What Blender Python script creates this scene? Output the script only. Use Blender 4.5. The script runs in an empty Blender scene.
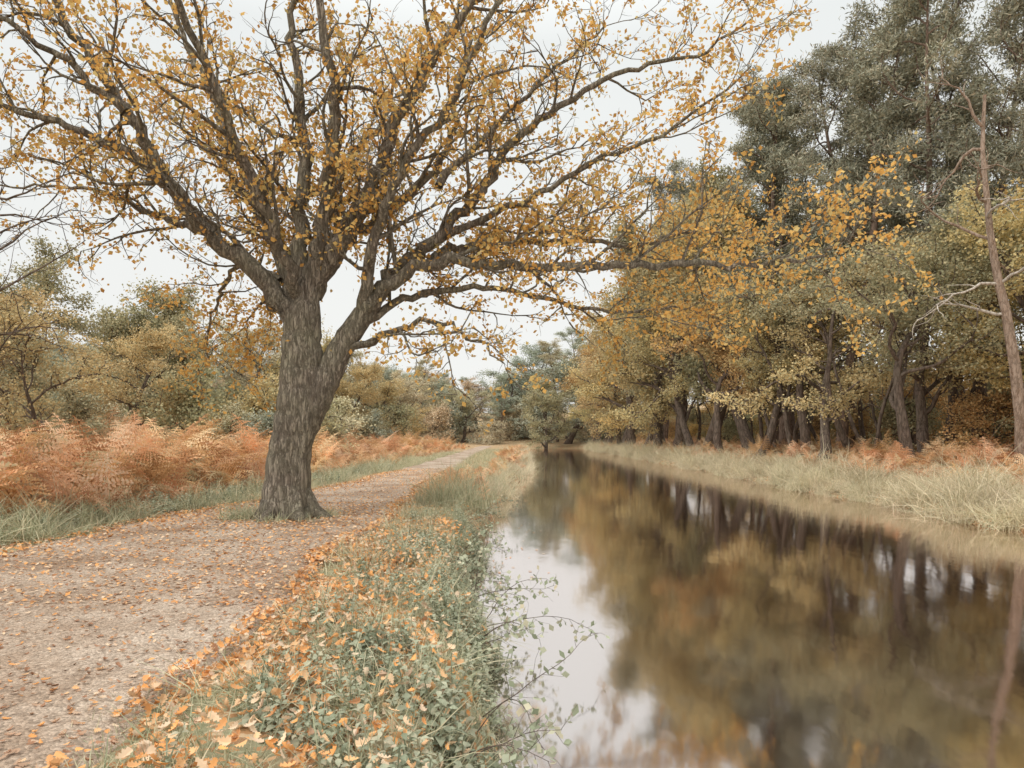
import bpy, math, numpy as np
from mathutils import Vector
R = np.random.default_rng(7)
scene = bpy.context.scene
scene.view_settings.view_transform = 'Standard'
scene.view_settings.look = 'None'
scene.view_settings.exposure = 0
COL = scene.collection

# ------------------------------------------------------------ materials
def newmat(name):
    m = bpy.data.materials.new(name); m.use_nodes = True
    nt = m.node_tree; nt.nodes.clear()
    out = nt.nodes.new('ShaderNodeOutputMaterial')
    return m, nt, out
def N(nt, t, **kw):
    n = nt.nodes.new('ShaderNode' + t)
    for k, v in kw.items():
        if k.startswith('i_'):
            key = k[2:]
            n.inputs[int(key) if key.isdigit() else key.replace('_', ' ')].default_value = v
        else: setattr(n, k, v)
    return n
def ramp(nt, stops, interp='LINEAR'):
    n = nt.nodes.new('ShaderNodeValToRGB'); cr = n.color_ramp; cr.interpolation = interp
    while len(cr.elements) < len(stops): cr.elements.new(0.5)
    for e, (p, c) in zip(cr.elements, stops):
        e.position = p; e.color = (c[0], c[1], c[2], 1)
    return n
def mixc(nt, f, a, b, blend='MIX'):
    n = nt.nodes.new('ShaderNodeMix'); n.data_type = 'RGBA'; n.blend_type = blend
    for idx, s in ((0, f), (6, a), (7, b)):
        if hasattr(s, 'is_output'): nt.links.new(s, n.inputs[idx])
        elif idx == 0: n.inputs[0].default_value = s
        else: n.inputs[idx].default_value = (s[0], s[1], s[2], 1)
    return n.outputs[2]
def leaf_mat(name, cols, trans=0.3, objv=0.25, hue=0.02, nscale=0.8, nlo=.8, nhi=1.18):
    m, nt, out = newmat(name); L = nt.links.new
    at = N(nt, 'Attribute', attribute_name='rnd')
    k = len(cols); rp = ramp(nt, [(i / (k - 1), c) for i, c in enumerate(cols)])
    L(at.outputs['Fac'], rp.inputs[0])
    oi = N(nt, 'ObjectInfo')
    tc = N(nt, 'TexCoord'); no = N(nt, 'TexNoise', i_Scale=nscale, i_Detail=2.0)
    L(tc.outputs['Object'], no.inputs['Vector'])
    hs = N(nt, 'HueSaturation')
    mr = N(nt, 'MapRange'); mr.inputs[3].default_value = 1 - objv; mr.inputs[4].default_value = 1 + objv
    L(oi.outputs['Random'], mr.inputs[0])
    mr2 = N(nt, 'MapRange'); mr2.inputs[1].default_value = .3; mr2.inputs[2].default_value = .7
    mr2.inputs[3].default_value = nlo; mr2.inputs[4].default_value = nhi
    L(no.outputs[0], mr2.inputs[0])
    mu = N(nt, 'Math', operation='MULTIPLY'); L(mr.outputs[0], mu.inputs[0]); L(mr2.outputs[0], mu.inputs[1])
    mr3 = N(nt, 'MapRange'); mr3.inputs[3].default_value = .5 - hue; mr3.inputs[4].default_value = .5 + hue
    m7 = N(nt, 'Math', operation='MULTIPLY'); m7.inputs[1].default_value = 7.31
    fr = N(nt, 'Math', operation='FRACT'); L(oi.outputs['Random'], m7.inputs[0]); L(m7.outputs[0], fr.inputs[0])
    L(fr.outputs[0], mr3.inputs[0]); L(mr3.outputs[0], hs.inputs['Hue'])
    L(mu.outputs[0], hs.inputs['Value']); L(rp.outputs[0], hs.inputs['Color'])
    d = N(nt, 'BsdfDiffuse'); L(hs.outputs[0], d.inputs[0])
    if trans:
        t = N(nt, 'BsdfTranslucent'); mx = N(nt, 'MixShader'); mx.inputs[0].default_value = trans
        L(hs.outputs[0], t.inputs[0]); L(d.outputs[0], mx.inputs[1]); L(t.outputs[0], mx.inputs[2]); L(mx.outputs[0], out.inputs[0])
    else: L(d.outputs[0], out.inputs[0])
    return m
def bark_mat(name, c1, c2, c3, scale=6, bump=0.6, zs=0.22, dist=0.03, crack=.8, moss=.5):
    m, nt, out = newmat(name); L = nt.links.new
    tc = N(nt, 'TexCoord'); mp = N(nt, 'Mapping'); mp.inputs['Scale'].default_value = (1, 1, zs)
    L(tc.outputs['Object'], mp.inputs[0])
    n1 = N(nt, 'TexNoise', i_Scale=scale * 2.2, i_Detail=8.0, i_Roughness=.7, i_Distortion=.4); L(mp.outputs[0], n1.inputs['Vector'])
    v = N(nt, 'TexVoronoi', feature='DISTANCE_TO_EDGE', i_Scale=scale * 1.6)
    wv = mixc(nt, .2, mp.outputs[0], n1.outputs['Color']); L(wv, v.inputs['Vector'])
    n2 = N(nt, 'TexNoise', i_Scale=1.7, i_Detail=5.0, i_Roughness=.65); L(tc.outputs['Object'], n2.inputs['Vector'])
    r1 = ramp(nt, [(.36, c1), (.62, c2)]); L(n1.outputs[0], r1.inputs[0])
    r2 = ramp(nt, [(.38, (0, 0, 0)), (.68, (1, 1, 1))]); L(n2.outputs[0], r2.inputs[0])
    c = mixc(nt, r2.outputs[0], r1.outputs[0], mixc(nt, moss, r1.outputs[0], c3))
    vr = ramp(nt, [(0, (.40, .37, .33)), (.14, (1, 1, 1))]); L(v.outputs[0], vr.inputs[0])
    c = mixc(nt, crack, c, vr.outputs[0], 'MULTIPLY')
    p = N(nt, 'BsdfPrincipled'); p.inputs['Roughness'].default_value = .9; p.inputs['Specular IOR Level'].default_value = .2
    L(c, p.inputs['Base Color'])
    ad = N(nt, 'Math', operation='MULTIPLY_ADD'); L(vr.outputs[0], ad.inputs[0]); ad.inputs[1].default_value = .5; L(n1.outputs[0], ad.inputs[2])
    b = N(nt, 'Bump'); b.inputs['Strength'].default_value = bump; b.inputs['Distance'].default_value = dist
    L(ad.outputs[0], b.inputs['Height']); L(b.outputs[0], p.inputs['Normal']); L(p.outputs[0], out.inputs[0]); return m

M = {}
M['oakleaf'] = leaf_mat('oak_leaf_gold', [(.50, .24, .08), (.69, .37, .12), (.80, .47, .16), (.74, .51, .21), (.56, .46, .22)], .35, 0)
M['gold'] = leaf_mat('leaf_yellow', [(.45, .35, .18), (.62, .48, .24), (.71, .57, .31), (.58, .50, .29), (.43, .41, .25)], .25, .16, .012, .35)
M['amber'] = leaf_mat('leaf_amber', [(.46, .29, .13), (.64, .43, .19), (.71, .51, .24), (.57, .46, .25)], .25, .16, .012, .35)
M['green'] = leaf_mat('leaf_olive', [(.30, .30, .19), (.40, .385, .24), (.49, .45, .28), (.57, .48, .28)], .22, .16, .012, .35)
M['pine'] = leaf_mat('pine_needles', [(.22, .225, .175), (.30, .305, .23), (.38, .375, .285), (.42, .36, .26)], 0, .14, .01, .3)
M['haze1'] = leaf_mat('leaf_hazed_yellow', [(.52, .46, .31), (.64, .56, .38), (.57, .53, .38)], 0, .12, .015, .2)  # far leaf set: distance haze painted in as paler leaf colours
M['haze2'] = leaf_mat('leaf_hazed_green', [(.32, .36, .28), (.42, .45, .35), (.48, .48, .37)], 0, .12, .015, .2)
M['haze3'] = leaf_mat('leaf_hazed_rust', [(.54, .41, .27), (.62, .48, .32), (.56, .49, .34)], 0, .12, .01, .2)
M['bracken'] = leaf_mat('bracken_frond', [(.46, .25, .13), (.66, .38, .19), (.83, .52, .29), (.88, .64, .42), (.62, .53, .34)], .28, .2, .013, 1.0, .75, 1.15)
M['reed'] = leaf_mat('reed_blade', [(.48, .45, .29), (.64, .56, .39), (.78, .68, .50), (.54, .51, .34)], .22, .15, .012, 1.0)
M['grass'] = leaf_mat('grass_blade', [(.31, .33, .21), (.44, .45, .30), (.56, .53, .37), (.68, .58, .41)], .25, .15, .01, 1.5)
M['herb'] = leaf_mat('herb_leaf', [(.26, .30, .20), (.38, .42, .30), (.50, .53, .39), (.64, .57, .40)], .2, .15, .01, 3.0)
M['litter'] = leaf_mat('fallen_leaf', [(.38, .21, .13), (.62, .32, .14), (.82, .41, .15), (.76, .49, .27), (.76, .61, .45), (.48, .32, .22)], .15, 0, 0, 2.0)
M['bark'] = bark_mat('oak_bark', (.135, .11, .088), (.39, .335, .27), (.31, .30, .20), 10, 1.0, .18, .04, .6, .5)
M['barkdk'] = bark_mat('woodland_bark', (.085, .063, .052), (.21, .16, .13), (.15, .13, .10), 4, .5, .25)
M['barkpine'] = bark_mat('pine_bark', (.14, .10, .08), (.29, .21, .165), (.21, .155, .12), 4, .5, .3)
M['deadwood'] = bark_mat('dead_wood', (.24, .16, .11), (.42, .33, .27), (.32, .25, .2), 6, .4, .3)
M['deadpale'] = bark_mat('dead_wood_pale', (.42, .37, .32), (.62, .57, .50), (.5, .45, .4), 6, .4, .3)

# ------------------------------------------------------------ mesh helper
def build(name, V, F, mats, mi=None, rnd=None, smooth=None, link=True, parent=None):
    V = np.asarray(V, np.float32); F = np.asarray(F, np.int32); k = F.shape[1]
    me = bpy.data.meshes.new(name)
    me.vertices.add(len(V)); me.vertices.foreach_set('co', V.ravel())
    me.loops.add(F.size); me.loops.foreach_set('vertex_index', F.ravel())
    me.polygons.add(len(F)); me.polygons.foreach_set('loop_start', np.arange(0, F.size, k, dtype=np.int32))
    me.polygons.foreach_set('loop_total', np.full(len(F), k, np.int32))
    for m in mats: me.materials.append(m)
    if mi is not None: me.polygons.foreach_set('material_index', np.asarray(mi, np.int32))
    if smooth is None: smooth = np.zeros(len(F), bool)
    elif smooth is True: smooth = np.ones(len(F), bool)
    me.polygons.foreach_set('use_smooth', smooth)
    if rnd is not None:
        a = me.attributes.new('rnd', 'FLOAT', 'FACE'); a.data.foreach_set('value', np.asarray(rnd, np.float32))
    me.update(calc_edges=True)
    if not link: return me
    o = bpy.data.objects.new(name, me); COL.objects.link(o)
    if parent: o.parent = parent
    return o
def inst(name, me, loc, yaw=0, s=1, parent=None, tilt=(0, 0), mats=None):
    o = bpy.data.objects.new(name, me); COL.objects.link(o)
    o.location = loc; o.rotation_euler = (tilt[0], tilt[1], yaw)
    o.scale = (s, s, s) if np.isscalar(s) else s
    if parent: o.parent = parent
    if mats:
        for i, m in mats.items():
            o.material_slots[i].link = 'OBJECT'; o.material_slots[i].material = m
    return o
def empty(name):
    e = bpy.data.objects.new(name, None); COL.objects.link(e); return e
def unit(v): return v / (np.linalg.norm(v, axis=-1, keepdims=True) + 1e-9)

class Acc:
    def __init__(s): s.V = []; s.F = []; s.mi = []; s.r = []; s.sm = []; s.n = 0
    def add(s, V, F, mi, r, sm):
        s.V.append(V); s.F.append(F + s.n); s.n += len(V); k = len(F)
        s.mi.append(np.full(k, mi)); s.r.append(np.broadcast_to(r, (k,))); s.sm.append(np.full(k, sm))
    def mesh(s, name, mats, **kw):
        return build(name, np.concatenate(s.V), np.concatenate(s.F), mats, np.concatenate(s.mi), np.concatenate(s.r), np.concatenate(s.sm), **kw)
    def tube(s, P, rad, k=5, mi=0, flute=0, r=.5):
        P = np.asarray(P, float); n = len(P); t = unit(np.gradient(P, axis=0))
        ref = np.array([0, 0, 1.]) if abs(t[:, 2].mean()) < .75 else np.array([1., 0, 0])
        u = unit(np.cross(t, ref)); v = np.cross(t, u)
        a = np.arange(k) * 2 * math.pi / k
        rr = np.asarray(rad)[:, None] * np.ones((1, k))
        if flute:
            hh = np.linspace(0, 1, n)[:, None]
            rr = rr * (1 + flute * np.sin(3 * a[None] + 2.0 * hh) + flute * .6 * np.sin(5 * a[None] + 1 - 3 * hh) + flute * .35 * np.sin(9 * a[None] + 7 * hh))
        V = P[:, None] + rr[..., None] * (np.cos(a)[None, :, None] * u[:, None] + np.sin(a)[None, :, None] * v[:, None])
        i = np.arange(n - 1)[:, None] * k; j = np.arange(k)[None]; j2 = (j + 1) % k
        F = np.stack([i + j, i + j2, i + k + j2, i + k + j], -1).reshape(-1, 4)
        s.add(V.reshape(-1, 3), F, mi, r, True)
    def leaves(s, C, size, asp=.35, mi=1, droop=0., flat=0., rr=None):
        C = np.asarray(C); n = len(C)
        a = R.normal(size=(n, 3)); a[:, 2] = a[:, 2] * (1 - flat) - droop; a = unit(a)
        b = unit(np.cross(a, R.normal(size=(n, 3)) + np.array([0, 0, flat * 3])))
        sz = (size * R.uniform(.6, 1.3, n))[:, None]
        V = np.stack([C, C + a * sz * .55 + b * sz * asp, C + a * sz, C + a * sz * .55 - b * sz * asp], 1).reshape(-1, 3)
        F = np.arange(4 * n).reshape(-1, 4)
        s.add(V, F, mi, R.random(n) if rr is None else rr, False)

def child_dir(d, ang):
    p = R.normal(size=3); p -= p.dot(d) * d; p /= np.linalg.norm(p)
    return math.cos(ang) * d + math.sin(ang) * p
def wander(start, d, length, n, w, up):
    pts = [np.array(start, float)]; d = d / np.linalg.norm(d); st = length / n
    for _ in range(n):
        d = d + R.normal(size=3) * w; d[2] += up; d /= np.linalg.norm(d)
        pts.append(pts[-1] + d * st)
    return np.array(pts)
def at(P, t):
    f = t * (len(P) - 1); i = min(int(f), len(P) - 2); q = f - i
    return P[i] * (1 - q) + P[i + 1] * q, unit(P[i + 1] - P[i])

# ------------------------------------------------------------ terrain
def sst(a, b, x):
    t = np.clip((x - a) / (b - a), 0, 1); return t * t * (3 - 2 * t)
def xl(y):
    return np.interp(y, [-5, 4, 8, 13, 22, 41, 76, 120], [.25, .0, -.45, -.6, -.25, .9, 1.5, 2.2]) + .1 * np.sin(y * 1.3) + .07 * np.sin(y * 3.1 + 1)
def xr(y):
    return np.interp(y, [-5, 14, 25, 41, 76, 120], [10.2, 10.5, 10.6, 11.0, 11.4, 11.8]) + .2 * np.sin(y * .7) + .1 * np.sin(y * 1.9)
def zg(x, y):
    x = np.asarray(x, float); y = np.asarray(y, float)
    mid = (xl(y) + xr(y)) / 2
    dl = xl(y) - x; dr = x - xr(y)
    s = sst(-.4, .45, dl); zl = -1.1 * (1 - s) - .02 * s
    zl = zl + .5 * sst(7.0, 10, -x) + .5 * sst(12, 30, -x)
    zl = zl + (.05 * np.sin(x * 1.7 + y * .6) + .05 * np.sin(y * 1.1 - x)) * sst(7, 9, -x)
    zl = zl + .03 * np.sin(y * 2.1 + x * 3) * sst(.3, .7, dl) * sst(-1.9, -1.5, x)
    s = sst(-.5, .8, dr); zr = -1.1 * (1 - s) - .28 * s + .8 * sst(1, 5, dr) + .5 * sst(5, 25, dr) + 3.5 * sst(22, 42, x)
    zr = zr + .06 * np.sin(x * 1.3 + y * .9) * sst(1, 3, dr)
    z = np.where(x < mid, zl, zr)
    c = sst(112, 119, y); z = z * (1 - c) + c * (.1 + .3 * sst(6, 20, np.abs(x)))
    return z + 3.5 * sst(118, 160, y) + 12 * sst(160, 420, y) + 5 * sst(38, 90, np.abs(x)) + 12 * sst(100, 400, np.abs(x))
def grid(xs, ys, zf):
    X, Y = np.meshgrid(xs, ys); Z = zf(X, Y)
    V = np.stack([X, Y, Z], -1).reshape(-1, 3); nx = len(xs); ny = len(ys)
    i = np.arange(ny - 1)[:, None] * nx; j = np.arange(nx - 1)[None]
    F = np.stack([i + j, i + j + 1, i + nx + j + 1, i + nx + j], -1).reshape(-1, 4)
    return V, F
xs = np.concatenate([[-900, -500, -300, -200, -140, -100, -75, -60, -50, -42, -36], np.arange(-32, -3, .4), np.arange(-3, 2.5, .09), np.arange(2.5, 32, .4), [34, 38, 44, 52, 62, 80, 110, 150, 220, 350, 550, 900]])
ys = np.concatenate([[-200, -100, -50, -30, -20, -10, -6, -3], np.arange(-1, 30, .22), np.arange(30, 60, .5), np.arange(60, 130, 1), [133, 140, 150, 165, 185, 210, 250, 300, 400, 600, 1000]])
V, F = grid(xs, ys, zg)
def ground_mat():
    m, nt, out = newmat('ground_soil'); L = nt.links.new
    ge = N(nt, 'NewGeometry')
    n1 = N(nt, 'TexNoise', i_Scale=.9, i_Detail=6.0, i_Roughness=.6); L(ge.outputs['Position'], n1.inputs['Vector'])
    n2 = N(nt, 'TexNoise', i_Scale=14., i_Detail=5.0, i_Roughness=.7); L(ge.outputs['Position'], n2.inputs['Vector'])
    v = N(nt, 'TexVoronoi', i_Scale=16.); L(ge.outputs['Position'], v.inputs['Vector'])
    r2 = ramp(nt, [(.3, (.18, .125, .08)), (.5, (.32, .22, .135)), (.7, (.46, .30, .17))]); L(n2.outputs[0], r2.inputs[0])
    r3 = ramp(nt, [(.3, (.22, .22, .13)), (.7, (.40, .37, .24))]); L(n2.outputs[0], r3.inputs[0])
    rm = ramp(nt, [(.40, (0, 0, 0)), (.55, (1, 1, 1))]); L(n1.outputs[0], rm.inputs[0])
    c = mixc(nt, rm.outputs[0], r2.outputs[0], r3.outputs[0])
    vc = N(nt, 'SeparateColor'); L(v.outputs['Color'], vc.inputs[0])
    r4 = ramp(nt, [(0, (.34, .20, .11)), (.5, (.56, .31, .15)), (1, (.62, .48, .32))]); L(vc.outputs[0], r4.inputs[0])
    gt = N(nt, 'Math', operation='GREATER_THAN'); gt.inputs[1].default_value = .55; L(vc.outputs[1], gt.inputs[0])
    c = mixc(nt, gt.outputs[0], c, r4.outputs[0])
    p = N(nt, 'BsdfPrincipled'); p.inputs['Roughness'].default_value = .95; p.inputs['Specular IOR Level'].default_value = .1
    L(c, p.inputs['Base Color']); b = N(nt, 'Bump'); b.inputs['Strength'].default_value = .8; b.inputs['Distance'].default_value = .04
    L(n2.outputs[0], b.inputs['Height']); L(b.outputs[0], p.inputs['Normal']); L(p.outputs[0], out.inputs[0]); return m
build('ground', V, F, [ground_mat()], smooth=True)

# path
def pl(y): return np.interp(y, [-10, 3, 9, 15, 19, 31, 150], [-7.2, -7.0, -6.8, -6.3, -5.6, -5.2, -5.3]) + .12 * np.sin(y * .9) + .06 * np.sin(y * 3.7)
def pr(y): return np.interp(y, [-10, 3.4, 8, 12, 19, 31, 54, 150], [-1.7, -1.85, -2.2, -2.15, -2.6, -2.8, -3.2, -3.4]) + .1 * np.sin(y * 1.1 + 1) + .05 * np.sin(y * 4.3)
py_ = np.concatenate([np.arange(-10, 40, .2), np.arange(40, 116, 1.)])
tt = np.linspace(0, 1, 61)
X = pl(py_)[:, None] * (1 - tt) + pr(py_)[:, None] * tt; Y = py_[:, None] + 0 * X
e = np.minimum(tt, 1 - tt)[None]
Z = .022 * (1 - np.exp(-e * 30)) - .03 * np.exp(-e * 60) + .008 * np.sin(X * 2.3 + .5 * Y) * np.minimum(1, e * 8) + .004 * np.sin(X * 7 + Y * 5) * np.minimum(1, e * 8)
V = np.stack([X, Y, Z], -1).reshape(-1, 3); ny, nx = X.shape
i = np.arange(ny - 1)[:, None] * nx; j = np.arange(nx - 1)[None]
F = np.stack([i + j, i + j + 1, i + nx + j + 1, i + nx + j], -1).reshape(-1, 4)
def path_mat():
    m, nt, out = newmat('path_gravel'); L = nt.links.new
    ge = N(nt, 'NewGeometry')
    n1 = N(nt, 'TexNoise', i_Scale=.7, i_Detail=5.0, i_Roughness=.6); L(ge.outputs['Position'], n1.inputs['Vector'])
    n2 = N(nt, 'TexNoise', i_Scale=22., i_Detail=6.0, i_Roughness=.75); L(ge.outputs['Position'], n2.inputs['Vector'])
    v = N(nt, 'TexVoronoi', i_Scale=55.); L(ge.outputs['Position'], v.inputs['Vector'])
    r2 = ramp(nt, [(.3, (.34, .27, .21)), (.5, (.51, .42, .335)), (.72, (.69, .60, .50))]); L(n2.outputs[0], r2.inputs[0])
    r1 = ramp(nt, [(.35, (.62, .53, .46)), (.6, (1, 1, 1))]); L(n1.outputs[0], r1.inputs[0])
    c = mixc(nt, 1, r2.outputs[0], r1.outputs[0], 'MULTIPLY')
    vs = ramp(nt, [(0, (.62, .60, .58)), (1, (1.3, 1.27, 1.25))]); sp = N(nt, 'SeparateColor'); L(v.outputs['Color'], sp.inputs[0]); L(sp.outputs[0], vs.inputs[0])
    c = mixc(nt, .8, c, vs.outputs[0], 'MULTIPLY')
    p = N(nt, 'BsdfPrincipled'); p.inputs['Roughness'].default_value = .9; p.inputs['Specular IOR Level'].default_value = .2
    L(c, p.inputs['Base Color'])
    ad = N(nt, 'Math', operation='SUBTRACT'); L(n2.outputs[0], ad.inputs[0]); L(v.outputs['Distance'], ad.inputs[1])
    b = N(nt, 'Bump'); b.inputs['Strength'].default_value = .8; b.inputs['Distance'].default_value = .018
    L(ad.outputs[0], b.inputs['Height']); L(b.outputs[0], p.inputs['Normal']); L(p.outputs[0], out.inputs[0]); return m
build('gravel_path', V, F, [path_mat()], smooth=True)

# water
def water_mat():
    m, nt, out = newmat('canal_water'); L = nt.links.new
    ge = N(nt, 'NewGeometry'); mp = N(nt, 'Mapping'); mp.inputs['Scale'].default_value = (1, .45, 1); L(ge.outputs['Position'], mp.inputs[0])
    n1 = N(nt, 'TexNoise', i_Scale=2.2, i_Detail=3.0); L(mp.outputs[0], n1.inputs['Vector'])
    b = N(nt, 'Bump'); b.inputs['Strength'].default_value = .09; b.inputs['Distance'].default_value = .03; L(n1.outputs[0], b.inputs['Height'])
    g = N(nt, 'BsdfGlossy'); g.inputs['Roughness'].default_value = .07; g.inputs['Color'].default_value = (.97, .90, .875, 1)
    d = N(nt, 'BsdfDiffuse'); d.inputs[0].default_value = (.045, .027, .022, 1)
    lw = N(nt, 'LayerWeight'); lw.inputs[0].default_value = .5
    mr = N(nt, 'MapRange'); mr.inputs[1].default_value = .3; mr.inputs[2].default_value = .95; mr.inputs[3].default_value = .68; mr.inputs[4].default_value = .95
    L(lw.outputs['Facing'], mr.inputs[0]); L(b.outputs[0], g.inputs['Normal'])
    mx = N(nt, 'MixShader'); L(mr.outputs[0], mx.inputs[0]); L(d.outputs[0], mx.inputs[1]); L(g.outputs[0], mx.inputs[2]); L(mx.outputs[0], out.inputs[0]); return m
wy = np.arange(-20, 118, 1.); tt = np.linspace(0, 1, 9)
X = (xl(wy) - .6)[:, None] * (1 - tt) + (xr(wy) + .9)[:, None] * tt; Y = wy[:, None] + 0 * X
V = np.stack([X, Y, X * 0 - .5], -1).reshape(-1, 3); ny, nx = X.shape
i = np.arange(ny - 1)[:, None] * nx; j = np.arange(nx - 1)[None]
F = np.stack([i + j, i + j + 1, i + nx + j + 1, i + nx + j], -1).reshape(-1, 4)
build('canal_water', V, F, [water_mat()])

# ------------------------------------------------------------ hero oak
U = .01845
HB = np.array([-4.1, 12.6, -.03])
hero = Acc()
def cr(P, n=6):
    P = np.array(P, float); Q = np.vstack([2 * P[0] - P[1], P, 2 * P[-1] - P[-2]]); o = []
    for k in range(1, len(Q) - 2):
        for t in np.linspace(0, 1, n, endpoint=False):
            a, b, c, d = Q[k - 1], Q[k], Q[k + 1], Q[k + 2]
            o.append(.5 * (2 * b + (c - a) * t + (2 * a - 5 * b + 4 * c - d) * t * t + (3 * b - a - 3 * c + d) * t ** 3))
    o.append(P[-1]); return np.array(o)
LC = []
def dens_at(p):
    x, y, z = p
    f = math.sin(x * 1.5 + 1.0) * math.sin(z * 1.3 + .4) + .6 * math.sin(y * 1.7 + x * .8) + .35 * math.sin(x * 3.3 + z * 2.7)
    v = .64 + .34 * f
    if x < -3: v -= .12
    if z > 8: v -= .06
    if x > 3: v += .10
    return v
def limb(pts, r0, r1, dy0, dy1, k=8, flute=0, dens=2.2, rads=None, jit=.04, sub=True, lf=1.0):
    n = len(pts); L3 = [(u * U, dy0 + (dy1 - dy0) * i / (n - 1), v * U) for i, (u, v) in enumerate(pts)]
    P = cr(L3)
    if rads is None: rad = r0 + (r1 - r0) * np.linspace(0, 1, len(P)) ** .8
    else: rad = np.interp(np.linspace(0, 1, len(P)), np.linspace(0, 1, n), rads)
    nz = R.normal(size=P.shape) * jit; nz[0] = 0
    P = P + nz
    hero.tube(P, rad, k, 0, flute)
    if not sub: return P
    length = np.linalg.norm(np.diff(P, axis=0), axis=1).sum()
    for t in np.linspace(.14, 1, int(length * dens)):
        t = min(1, t + R.uniform(-.03, .03)); s, d = at(P, t); rr = np.interp(t, np.linspace(0, 1, len(P)), rad)
        l1 = R.uniform(.8, 2.3) * (1.15 - .35 * t)
        cd = child_dir(d, R.uniform(.5, 1.15)); cd[2] = cd[2] * .8 + .12
        Q = wander(s, unit(cd), l1, 7, .2, .03); ra = min(rr * .5, .014 + .018 * l1)
        hero.tube(Q, np.linspace(ra, .0065, 8), 5)
        for t2 in np.linspace(.2, 1, int(3 + l1 * 2.6)):
            s2, d2 = at(Q, min(t2, .999)); l2 = R.uniform(.3, .85)
            Q2 = wander(s2, child_dir(d2, R.uniform(.4, 1.0)), l2, 5, .22, .02)
            hero.tube(Q2, np.linspace(max(.0065, ra * .4), .004, 6), 4)
            dn = dens_at(Q2[3]) * lf
            for t3 in np.linspace(.3, 1, 4):
                s3, d3 = at(Q2, min(t3, .999))
                Q3 = wander(s3, child_dir(d3, R.uniform(.3, 1.0)), R.uniform(.12, .32), 3, .25, 0)
                hero.tube(Q3, [.0045, .004, .003, .002], 3)
                if R.random() < dn:
                    m = int(R.integers(3, 11)); LC.append(Q3[R.integers(1, 4, m)] + R.normal(size=(m, 3)) * .06)
        if R.random() < .6 * lf * (dens_at(s) + .2):
            m = int(R.integers(12, 42)); LC.append(s + d * R.normal(size=(m, 1)) * .25 + R.normal(size=(m, 3)) * .15)
    return P
limb([(-3, -6), (-3, 12), (-2, 40), (3, 80), (10, 118), (13, 160), (14, 198), (19, 240)], 0, 0, 0, 0, 32, .06, rads=[.62, .48, .405, .37, .38, .36, .33, .20], jit=.014, sub=False)
limb([(10, 85), (24, 118), (38, 145), (51, 172), (72, 205), (92, 232)], 0, 0, 0, .1, 18, .04, rads=[.26, .29, .25, .225, .20, .15], jit=.01, sub=False)
for a in np.linspace(0, 2 * math.pi, 8)[:-1]:
    a += R.uniform(-.2, .2); d = np.array([math.cos(a), math.sin(a), 0]); l = R.uniform(.7, 1.05)
    hero.tube([d * .12 + [0, 0, .8], d * .30 + [0, 0, .40], d * .48 + [0, 0, .15], d * l + [0, 0, -.06]], [.12, .17, .14, .05], 10, 0, .05)
limb([(10, 200), (-22, 238), (-75, 285), (-110, 330), (-138, 385), (-170, 435), (-215, 510), (-250, 580)], .21, .035, 0, -1.2, 10)
limb([(8, 215), (-12, 262), (-38, 320), (-72, 385), (-102, 450), (-135, 515), (-165, 600)], .17, .03, 0, 1.5, 9)
limb([(14, 220), (8, 300), (12, 370), (0, 440), (-8, 520), (-5, 620)], .18, .04, 0, .6, 9)
limb([(18, 225), (36, 290), (45, 350), (52, 420), (42, 500), (48, 610)], .19, .04, 0, -1.0, 9)
limb([(22, 225), (50, 275), (84, 330), (110, 395), (150, 455), (200, 520), (240, 590)], .20, .04, 0, -.5, 10)
limb([(20, 230), (60, 300), (112, 350), (150, 420), (160, 520), (180, 600)], .15, .03, .1, 3.0, 8)
limb([(-108, 326), (-150, 358), (-200, 378), (-250, 392), (-300, 402), (-370, 440)], .10, .02, -.5, -1.0, 7)
limb([(-72, 282), (-120, 300), (-170, 325), (-230, 350), (-300, 362), (-380, 375)], .085, .015, -.2, 1.8, 7)
limb([(12, 215), (-3, 285), (-25, 360), (-50, 450), (-75, 560)], .14, .03, 0, -3.4, 8)
limb([(12, 225), (-20, 280), (-60, 330), (-120, 400), (-190, 470), (-270, 540)], .13, .02, .1, 3.8, 8)
limb([(14, 225), (30, 300), (20, 390), (60, 480), (80, 600)], .13, .03, .1, 4.2, 8)
limb([(-10, 240), (-60, 262), (-95, 240), (-120, 205), (-135, 180)], .06, .012, 0, 2.2, 6, lf=1.3)
limb([(-140, 388), (-190, 430), (-250, 470), (-320, 520)], .08, .02, -.8, -1.6, 7)
limb([(0, 180), (-25, 215), (-55, 232), (-80, 222), (-100, 190)], .05, .01, .2, 2.5, 6, lf=1.4)
limb([(72, 205), (110, 243), (160, 256), (230, 250), (310, 250), (390, 253), (450, 248), (510, 256), (550, 275)], .15, .015, .05, -.6, 9, lf=1.3, dens=2.5)
limb([(78, 215), (105, 250), (145, 288), (190, 338), (220, 388), (270, 428), (330, 468), (410, 490), (480, 530)], .16, .02, .1, 1.0, 9)
limb([(46, 168), (95, 183), (140, 195), (178, 182), (212, 156)], .085, .012, .05, -.5, 7, dens=1.6, lf=.7)
limb([(95, 238), (150, 275), (210, 290), (280, 300), (360, 300), (430, 320), (500, 318)], .11, .015, .1, 2.5, 8, lf=1.3, dens=2.5)
limb([(72, 205), (88, 270), (118, 330), (170, 390), (220, 470), (290, 560)], .13, .02, .05, -2.2, 8)
limb([(60, 190), (110, 222), (180, 240), (260, 232), (330, 218), (400, 226), (450, 215)], .09, .012, .05, 1.6, 7, lf=1.3)
limb([(145, 288), (220, 315), (300, 350), (380, 380), (450, 430)], .08, .015, .4, -.8, 7, lf=1.0)
limb([(150, 330), (200, 400), (260, 480), (330, 560)], .08, .02, -.2, 2.0, 7)
LCa = np.concatenate(LC)
hero.leaves(LCa, .092, .36, 1, droop=.35)
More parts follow.
